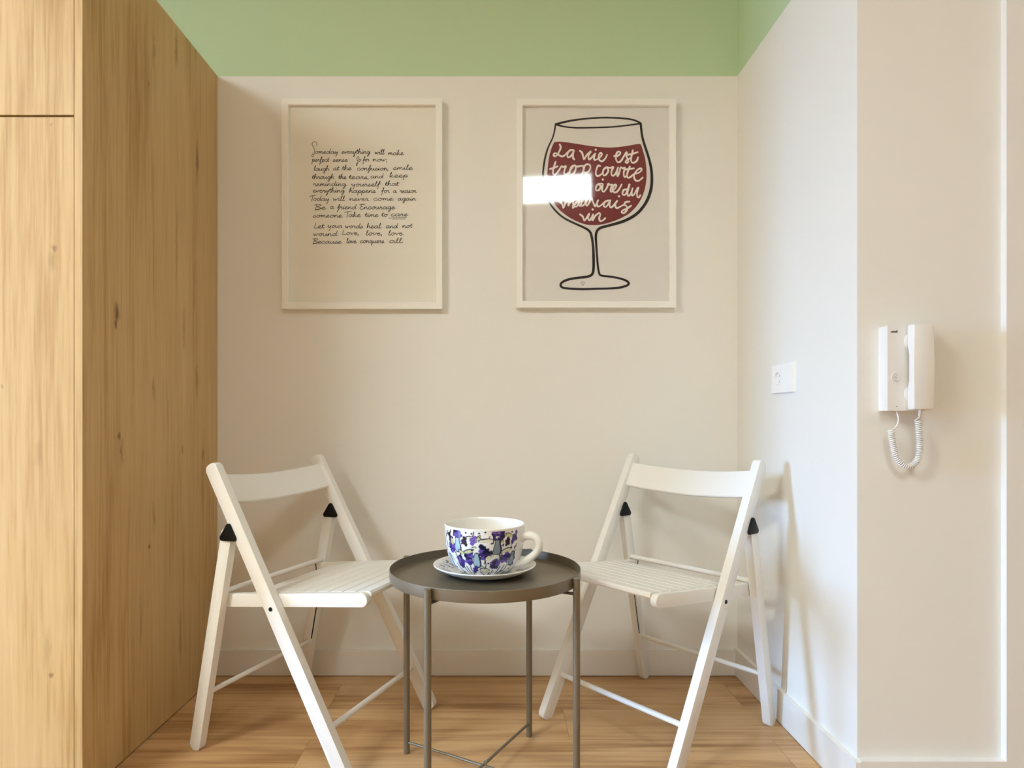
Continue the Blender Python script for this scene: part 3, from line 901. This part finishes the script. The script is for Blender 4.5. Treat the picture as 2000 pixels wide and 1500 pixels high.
def write(bm, word, x0, x1, y, xh, fn, width, slant=0.16):
    strokes, cur, x = [], None, 0.0
    for ch in word:
        ss, adv = G[ch]
        for k, s in enumerate(ss):
            p = [(x + a, b) for a, b in s]
            if k == 0 and cur is not None and ch.islower() and ch not in 'acdgqo':
                cur += p[1:] if len(cur) else p
            elif k == 0:
                if cur: strokes.append(cur)
                cur = p
            else:
                strokes.append(p)
        x += adv
    if cur: strokes.append(cur)
    sx = (x1 - x0) / max(x, .1)
    for s in strokes:
        pts = [(x0 + a * sx + b * xh * slant, y - b * xh) for a, b in s]
        pts = catmull(pts, 4)
        wpx = width
        n = len(pts)
        # ribbon in photograph pixels, mapped on to the paper
        ribbon(bm, pts, [wpx * (0.72 + 0.45 * abs(math.sin(1.3 * i + x0))) for i in range(n)], fn)

bm = bmesh.new()
fn = onp(0.0004)
for w, a, b, y in WORDS:
    write(bm, w, a, b, y, 4.7, fn, 1.02)
for (xa, ya), (xb, yb) in (((1410, 467), (1700, 460)), ((1470, 483), (1680, 478))):
    ribbon(bm, [(590 + xa / 8.3333, 370 + ya / 8.3333), (590 + xb / 8.3333, 370 + yb / 8.3333)], .8, fn)
mesh_obj('handwriting', bm, M_ink, pr)['label'] = 'twelve lines of black handwriting'

th, pr, onp = framed('white framed print of a red wine glass, lamp glare on its glazing', 1008.5, 1320.5, 192.5, 600.5, M_paper2)
c6 = lambda x, y: (1000 + x / 3.409, 180 + y / 3.409)
c3 = lambda x, y: (1050 + x / 8.3333, 270 + y / 8.3333)
bm = bmesh.new()
fill = [(283, 332), (330, 330), (420, 342), (520, 358), (620, 368), (700, 366), (780, 355), (840, 345), (858, 350), (872, 390), (888, 450), (896, 530), (893, 600), (880, 660), (855, 720), (820, 770), (770, 815), (700, 850), (620, 876), (550, 885), (480, 878), (410, 850), (350, 812), (300, 765), (262, 700), (242, 630), (236, 560), (240, 480), (252, 410), (270, 355), (283, 332)]
fn = onp(0.0003)
bm.faces.new([bm.verts.new(fn(*c6(*p))) for p in catmull(fill, 4)[:-1]])
mesh_obj('wine_shape', bm, M_wine, pr)['label'] = 'dark red wine inside the drawn glass'
bm = bmesh.new()
fn = onp(0.0006)
outline = [(290, 214, 9), (283, 260, 8), (268, 310, 8), (240, 370, 9), (222, 430, 10), (210, 500, 10), (206, 560, 10), (212, 630, 10), (228, 690, 10), (255, 745, 10), (300, 800, 10), (350, 840, 10), (420, 875, 11), (480, 902, 12),
 (515, 925, 13), (530, 960, 13), (540, 1030, 13), (543, 1100, 14), (543, 1170, 14), (535, 1210, 14), (505, 1228, 14), (440, 1236, 13), (380, 1246, 13), (340, 1262, 13), (323, 1281, 12), (335, 1300, 12), (380, 1308, 12), (470, 1311, 12), (560, 1309, 11), (650, 1307, 11), (720, 1300, 12),
 (765, 1287, 12), (777, 1273, 13), (760, 1255, 12), (710, 1238, 11), (650, 1228, 11), (600, 1222, 11), (582, 1210, 11), (572, 1160, 11), (565, 1080, 11), (560, 1000, 12), (558, 960, 13), (566, 925, 14), (590, 903, 14), (650, 887, 14),
 (740, 860, 15), (810, 825, 16), (860, 780, 16), (900, 720, 16), (924, 650, 16), (931, 580, 15), (925, 500, 14), (905, 420, 13), (885, 360, 13), (868, 300, 12), (860, 245, 12), (857, 210, 13)]
o3 = catmull(outline, 4)
ribbon(bm, [c6(p[0], p[1]) for p in o3], [p[2] / 2.75 for p in o3], fn)
rim_t = [(292, 213, 12), (380, 192, 12), (480, 178, 10), (600, 170, 10), (720, 173, 10), (800, 183, 10), (845, 200, 11), (857, 211, 12)]
rim_b = [(292, 214, 12), (340, 228, 9), (420, 237, 9), (540, 236, 9), (660, 232, 9), (760, 222, 9), (856, 209, 10)]
for q in (rim_t, rim_b):
    q = catmull(q, 5)
    ribbon(bm, [c6(p[0], p[1]) for p in q], [p[2] / 2.95 for p in q], fn)
mesh_obj('glass_outline', bm, M_ink, pr)['label'] = 'black brush outline of a wine glass'
bm = bmesh.new()
heart = [(470, 1287), (460, 1274), (461, 1264), (467, 1263), (470, 1268), (474, 1263), (480, 1264), (480, 1274), (470, 1287)]
ribbon(bm, [c6(*p) for p in heart], 0.9, fn)
mesh_obj('heart', bm, M_inkgrey, pr)
bm = bmesh.new()
fn = onp(0.0007)
LET = [
 [(360, 100), (375, 150), (350, 220), (310, 280), (272, 292), (262, 262), (292, 242), (335, 268), (395, 295), (440, 278), (485, 228)],
 [(580, 192), (525, 198), (488, 250), (490, 308), (530, 300), (575, 245), (592, 192), (577, 260), (577, 318), (597, 345)],
 [(688, 205), (722, 235), (740, 295), (755, 345), (800, 275), (868, 215), (832, 275), (828, 330), (850, 342), (900, 290), (940, 245), (918, 310), (925, 350), (960, 345), (1020, 305), (1045, 258), (1020, 240), (992, 290), (1002, 350), (1050, 375), (1100, 330), (1130, 272)],
 [(1245, 290), (1300, 288), (1345, 250), (1338, 222), (1300, 225), (1276, 280), (1278, 350), (1312, 393), (1360, 365), (1405, 290), (1440, 228), (1452, 240), (1442, 285), (1462, 330), (1478, 370), (1460, 400), (1432, 388), (1452, 352), (1500, 330)],
 [(1550, 196), (1535, 260), (1520, 340), (1532, 390), (1572, 398), (1618, 360), (1634, 310)], [(1452, 272), (1540, 255), (1628, 226)],
 [(292, 386), (275, 440), (250, 540), (260, 588), (292, 588), (342, 530), (392, 452), (412, 470), (460, 455), (440, 510), (432, 565), (458, 595), (500, 570), (545, 505), (592, 440)], [(202, 500), (270, 480), (325, 456)],
 [(592, 440), (550, 470), (522, 540), (532, 588), (570, 588), (612, 530), (622, 470), (596, 438), (640, 462), (700, 452), (745, 450)],
 [(762, 450), (750, 510), (722, 590), (700, 650)], [(742, 480), (790, 428), (845, 432), (860, 480), (832, 540), (785, 560), (745, 545)],
 [(1018, 452), (985, 447), (960, 500), (946, 560), (960, 608), (1000, 610), (1050, 570), (1080, 505), (1130, 470)],
 [(1130, 470), (1082, 500), (1062, 560), (1076, 604), (1116, 590), (1150, 530), (1140, 478), (1182, 484), (1232, 470), (1202, 540), (1206, 600), (1240, 608), (1282, 550), (1312, 470), (1292, 550), (1302, 618), (1332, 545), (1352, 472), (1382, 492), (1420, 484), (1402, 560), (1412, 632), (1450, 610)],
 [(1500, 460), (1470, 540), (1456, 600), (1462, 638), (1500, 638), (1570, 585), (1650, 560), (1690, 520), (1680, 492), (1632, 510), (1582, 570), (1570, 640), (1600, 688), (1650, 690), (1710, 640)], [(1420, 512), (1480, 502), (1568, 490)],
 [(240, 680), (225, 760), (210, 860)], [(225, 720), (270, 680), (310, 700), (300, 760), (250, 780)],
 [(400, 700), (360, 730), (355, 790), (390, 800), (425, 760), (410, 702), (470, 712), (456, 780), (480, 808), (520, 770), (540, 712), (530, 790), (552, 812), (580, 790), (602, 722), (630, 736), (665, 722), (652, 790), (672, 820)],
 [(770, 640), (750, 720), (740, 800), (770, 838), (820, 820), (840, 770), (800, 752), (762, 780)],
 [(1002, 740), (962, 770), (946, 820), (960, 850), (1000, 840), (1026, 790), (1006, 746), (1058, 744), (1050, 800), (1056, 858), (1086, 866), (1130, 800), (1152, 742), (1180, 760), (1216, 756), (1192, 820), (1197, 872), (1255, 822), (1280, 772), (1256, 756), (1226, 800), (1228, 866), (1270, 882), (1320, 840), (1368, 752)],
 [(1450, 832), (1402, 842), (1380, 898), (1408, 926), (1450, 882), (1498, 742), (1478, 830), (1462, 900), (1480, 936), (1515, 905), (1548, 805), (1530, 880), (1538, 930), (1570, 915), (1600, 860), (1640, 800), (1620, 880), (1620, 948), (1646, 964), (1670, 930)],
 [(345, 1000), (372, 1040), (402, 1080), (418, 1138), (450, 1060), (490, 1012), (500, 1060), (500, 1100), (530, 1040), (570, 1012), (578, 1080), (572, 1138), (610, 1075), (652, 1030)],
 [(652, 1030), (612, 1060), (602, 1108), (640, 1108), (670, 1050), (682, 1020), (676, 1088), (700, 1100), (724, 1012), (708, 1080), (732, 1102), (780, 1050), (800, 1000), (786, 1070), (806, 1098), (850, 1030), (876, 975), (895, 1020), (915, 1070), (938, 1108), (965, 1050), (990, 1000), (965, 1060), (980, 1108), (1020, 1100), (1090, 1040)],
 [(1150, 1012), (1092, 1040), (1076, 1100), (1110, 1118), (1160, 1060), (1182, 1002), (1172, 1088), (1192, 1128), (1240, 1090), (1302, 1012), (1270, 1065), (1268, 1118), (1300, 1136), (1350, 1110), (1410, 1080)],
 [(1492, 1030), (1432, 1042), (1412, 1080), (1450, 1110), (1452, 1170), (1402, 1218), (1366, 1200), (1392, 1170), (1450, 1150), (1520, 1100)],
 [(690, 1240), (732, 1270), (748, 1310), (762, 1342), (802, 1290), (842, 1226), (822, 1295), (842, 1338), (882, 1290), (905, 1238), (895, 1290), (893, 1338), (940, 1262), (1000, 1218), (1020, 1242), (1002, 1300), (1020, 1348), (1060, 1338), (1100, 1302)],
]
for s in LET:
    p = catmull(s, 5)
    ribbon(bm, [c3(*q) for q in p], [3.35 + .5 * math.sin(i * .35) for i in range(len(p))], fn)
for d in ((946, 186), (1062, 672), (1325, 945), (895, 1160)):
    disc(bm, c3(*d), 2.2, fn)
mesh_obj('lettering', bm, M_letter, pr)['label'] = 'cream cursive lettering on the wine'

# ---------------------------------------------------------------- wall intercom with a coiled cord
def intercom():
    ox, oz = 0.943, 0.907
    t = thing('intercom', 'white wall intercom handset with a hanging coiled cord', 'intercom', (ox, YR, oz))
    def loc(px, py, y):
        x, z = px2w(px, py, y)
        return Vector((x - ox, y - YR, z - oz))
    YF = 1.4575
    bm = new_box(.896 - ox, .9895 - ox, YF - YR, 0, 0, 1.1005 - oz)
    mesh_obj('base', bm, M_plastic, t, 0.6, bevel=0.006, seg=4)
    # wells the two ends of the handset rest in
    for z0, z1 in ((1.045, 1.085), (.925, .965)):
        bm = bmesh.new()
        cx, cz = .9535 - ox, (z0 + z1) / 2 - oz
        ring = []
        for r, yo in ((.0215, .0004), (.0180, -.0012), (.0125, -.0024), (0.0, -.0029)):
            ring.append([bm.verts.new((cx + r * math.cos(2 * PI * k / 28), YF - YR + yo, cz + r * 1.0 * math.sin(2 * PI * k / 28))) for k in range(28)] if r else [bm.verts.new((cx, YF - YR + yo, cz))])
        for i in range(3):
            for k in range(28):
                k2 = (k + 1) % 28
                if len(ring[i + 1]) > 1: bm.faces.new((ring[i][k], ring[i][k2], ring[i + 1][k2], ring[i + 1][k]))
                else: bm.faces.new((ring[i][k], ring[i][k2], ring[i + 1][0]))
        mesh_obj('cradle', bm, M_plastic, t, 1.2)
    # handset: bowed grip with two ear pieces
    hx0, hx1, yf, yb = .9385 - ox, .9845 - ox, 1.4310 - YR, 1.4545 - YR
    zb, zt = .9092 - oz, 1.1012 - oz
    ym = 1.4440 - YR
    prof = [(yb, zb + .003), (yb, zb + .045), (ym + .003, zb + .056), (ym, zb + .064), (ym, zt - .064), (ym + .003, zt - .056), (yb, zt - .045), (yb, zt - .003), (yb - .003, zt), (yf + .005, zt), (yf + .0015, zt - .0015), (yf, zt - .006),
            (yf - .001, (zt + zb) / 2), (yf, zb + .006), (yf + .0015, zb + .0015), (yf + .005, zb), (yb - .003, zb)]
    bm = bmesh.new()
    prism(bm, prof, lambda y, z, q: (q, y, z), hx0, hx1)
    ed = [e for e in bm.edges if abs(e.verts[0].co.x - e.verts[1].co.x) < 1e-6]
    bmesh.ops.bevel(bm, geom=ed, offset=.0028, segments=3, profile=0.5, affect='EDGES')
    h = mesh_obj('handset', bm, M_plastic, t, 0.6)
    bm = bmesh.new()
    a = loc(1797.5, 799, 1.444); b = loc(1796, 812, 1.449)
    tube(bm, [a + Vector((0, 0, .004)), a, (a + b) / 2, b], [.0036, .0036, .0032, .0026], 12)
    mesh_obj('strain_relief', bm, M_plastic, h, 0.6)
    # door button with its key sign
    c = loc(1748, 737, YF)
    bm = bmesh.new()
    R0, n = .0088, 28
    rings = [[bm.verts.new((c.x + r * math.cos(2 * PI * k / n), c.y + yo, c.z + r * math.sin(2 * PI * k / n))) for k in range(n)] for r, yo in ((.0098, .0005), (.0094, -.0022), (.0082, -.0024), (.0074, .0003), (.0068, -.0012))]
    for i in range(4):
        for k in range(n):
            bm.faces.new((rings[i][k], rings[i][(k + 1) % n], rings[i + 1][(k + 1) % n], rings[i + 1][k]))
    bm.faces.new(rings[4])
    bt = mesh_obj('button', bm, M_plastic, t, 1.0)
    bm = bmesh.new()
    fk = lambda x, z: (c.x + x, c.y - .0016, c.z + z)
    ribbon(bm, catmull([(-.0028, .0004), (-.0016, .0014), (-.0006, .0004), (-.0016, -.0006), (-.0028, .0004)], 4), .0005, fk)
    ribbon(bm, [(-.0006, .0004), (.0036, .0004)], .0005, fk)
    ribbon(bm, [(.003, .0004), (.003, -.0008)], .0005, fk)
    mesh_obj('key_sign', bm, M_logo, bt)
    # maker's word at the top and the microphone hole
    bm = bmesh.new()
    def fl(px, py):
        x, z = px2w(px, py, YF - .0004)
        return (x - ox, YF - .0004 - YR, z - oz)
    write(bm, 'urmet', 1740.0, 1753.0, 649.6, 3.2, fl, 1.0, 0.05)
    mesh_obj('lettering', bm, M_logo, t)['label'] = 'small dark maker word'
    bm = bmesh.new()
    p = loc(1751.5, 794, YF - .0004)
    disc(bm, (p.x, p.z), .0011, lambda x, z: (x, p.y, z), 12)
    mesh_obj('microphone_hole', bm, M_black, t)
    # coiled cord
    q = lambda x, y, d=1.462: loc(1710 + x / 9.375, 790 + y / 9.375, d)
    lead = catmull([q(372, 90, 1.472), q(392, 150, 1.468), q(418, 240), q(415, 330), q(375, 410), q(300, 462), q(235, 478)], 6)
    coil_c = catmull([q(285, 480), q(300, 600), q(325, 750), q(362, 900), q(420, 1015), q(500, 1100), q(600, 1138), q(690, 1100), (q(768, 1010)), q(805, 890), q(815, 750), q(806, 600), q(795, 450), q(780, 305)], 30)
    coil_c = [Vector(p) for p in coil_c]
    dist = [0.0]
    for u, v in zip(coil_c, coil_c[1:]): dist.append(dist[-1] + (v - u).length)
    total = dist[-1]
    turns, per = 50, 14
    N = turns * per
    fr = frames_along(coil_c)
    pts = []
    j = 0
    for i in range(N + 1):
        s = total * i / N
        while j < len(dist) - 2 and dist[j + 1] < s: j += 1
        f = (s - dist[j]) / max(dist[j + 1] - dist[j], 1e-9)
        c0 = fr[j][0].lerp(fr[j + 1][0], f); a_ = fr[j][2]; b_ = fr[j][3]
        u = 2 * PI * i / per
        pts.append(c0 + (a_ * math.cos(u) + b_ * math.sin(u)) * .0054)
    tail = catmull([q(720, 300), q(775, 262), q(812, 215), q(828, 165, 1.452), q(833, 118, 1.448)], 6)
    bm = bmesh.new()
    tube(bm, [Vector(p) for p in lead], .0017, 8)
    tube(bm, pts, .00165, 8)
    tube(bm, [Vector(p) for p in tail], .0017, 8)
    mesh_obj('coiled_cord', bm, M_plastic, t, 1.2)
intercom()

# ---------------------------------------------------------------- wall socket on the alcove's right wall
def socket():
    y0, y1 = 1.798, 1.930            # near and far edge of the two-gang plate
    zc, hh = 1.0075, 0.0415
    t = thing('wall_socket', 'white double wall plate with one round socket on the alcove side wall', 'socket', (XR, (y0 + y1) / 2, zc))
    oy = (y0 + y1) / 2
    W = (y1 - y0) / 2
    ys, r = 1.8925 - oy, .0195
    bm = bmesh.new()
    n = 40
    th = .009
    # plate with a round opening: outer rounded rectangle bridged to the circle
    def outer(a):
        ca, sa = math.cos(a), math.sin(a)
        k = 1 / max(abs(ca) / (W - ys if ca > 0 else W + ys), abs(sa) / hh)
        return ys + ca * k, sa * k
    cor = []
    for sy in (-1, 1):
        for sz in (-1, 1):
            cor.append(math.atan2(sz * hh, sy * W - ys))
    angs = sorted([2 * PI * k / n - PI for k in range(n)] + cor)
    fo = [bm.verts.new((-th, *outer(a))) for a in angs]
    bo = [bm.verts.new((0, *outer(a))) for a in angs]
    fi = [bm.verts.new((-th, ys + r * math.cos(a), r * math.sin(a))) for a in angs]
    bi = [bm.verts.new((-.001, ys + r * .94 * math.cos(a), r * .94 * math.sin(a))) for a in angs]
    m = len(angs)
    for k in range(m):
        q = (k + 1) % m
        bm.faces.new((fo[k], fo[q], fi[q], fi[k]))
        bm.faces.new((fo[k], bo[k], bo[q], fo[q]))
        bm.faces.new((fi[k], fi[q], bi[q], bi[k]))
    bm.faces.new(bi)
    mesh_obj('plate', bm, M_socket, t)
    for s in (-1, 1):
        bm = bmesh.new()
        tube(bm, [(-.0016, ys, s * .0095), (-.0013, ys, s * .0095)], .0026, 12)
        mesh_obj('pin_hole', bm, M_inkgrey, t)
        mesh_obj('earth_clip', new_box(-.006, -.001, ys - .003, ys + .003, s * .0178 - .0012, s * .0178 + .0012), M_steel, t)
    # raised square around the socket and the blank cover beside it
    bm = bmesh.new()
    for a, b in ((ys - .0275, ys - .0265), (ys + .0265, ys + .0275)):
        box(bm, -th - .0006, -th + .0004, a, b, -.0275, .0275)
    for a, b in ((-.0275, -.0265), (.0265, .0275)):
        box(bm, -th - .0006, -th + .0004, ys - .0265, ys + .0265, a, b)
    mesh_obj('insert_ridge', bm, M_socket, t)
socket()
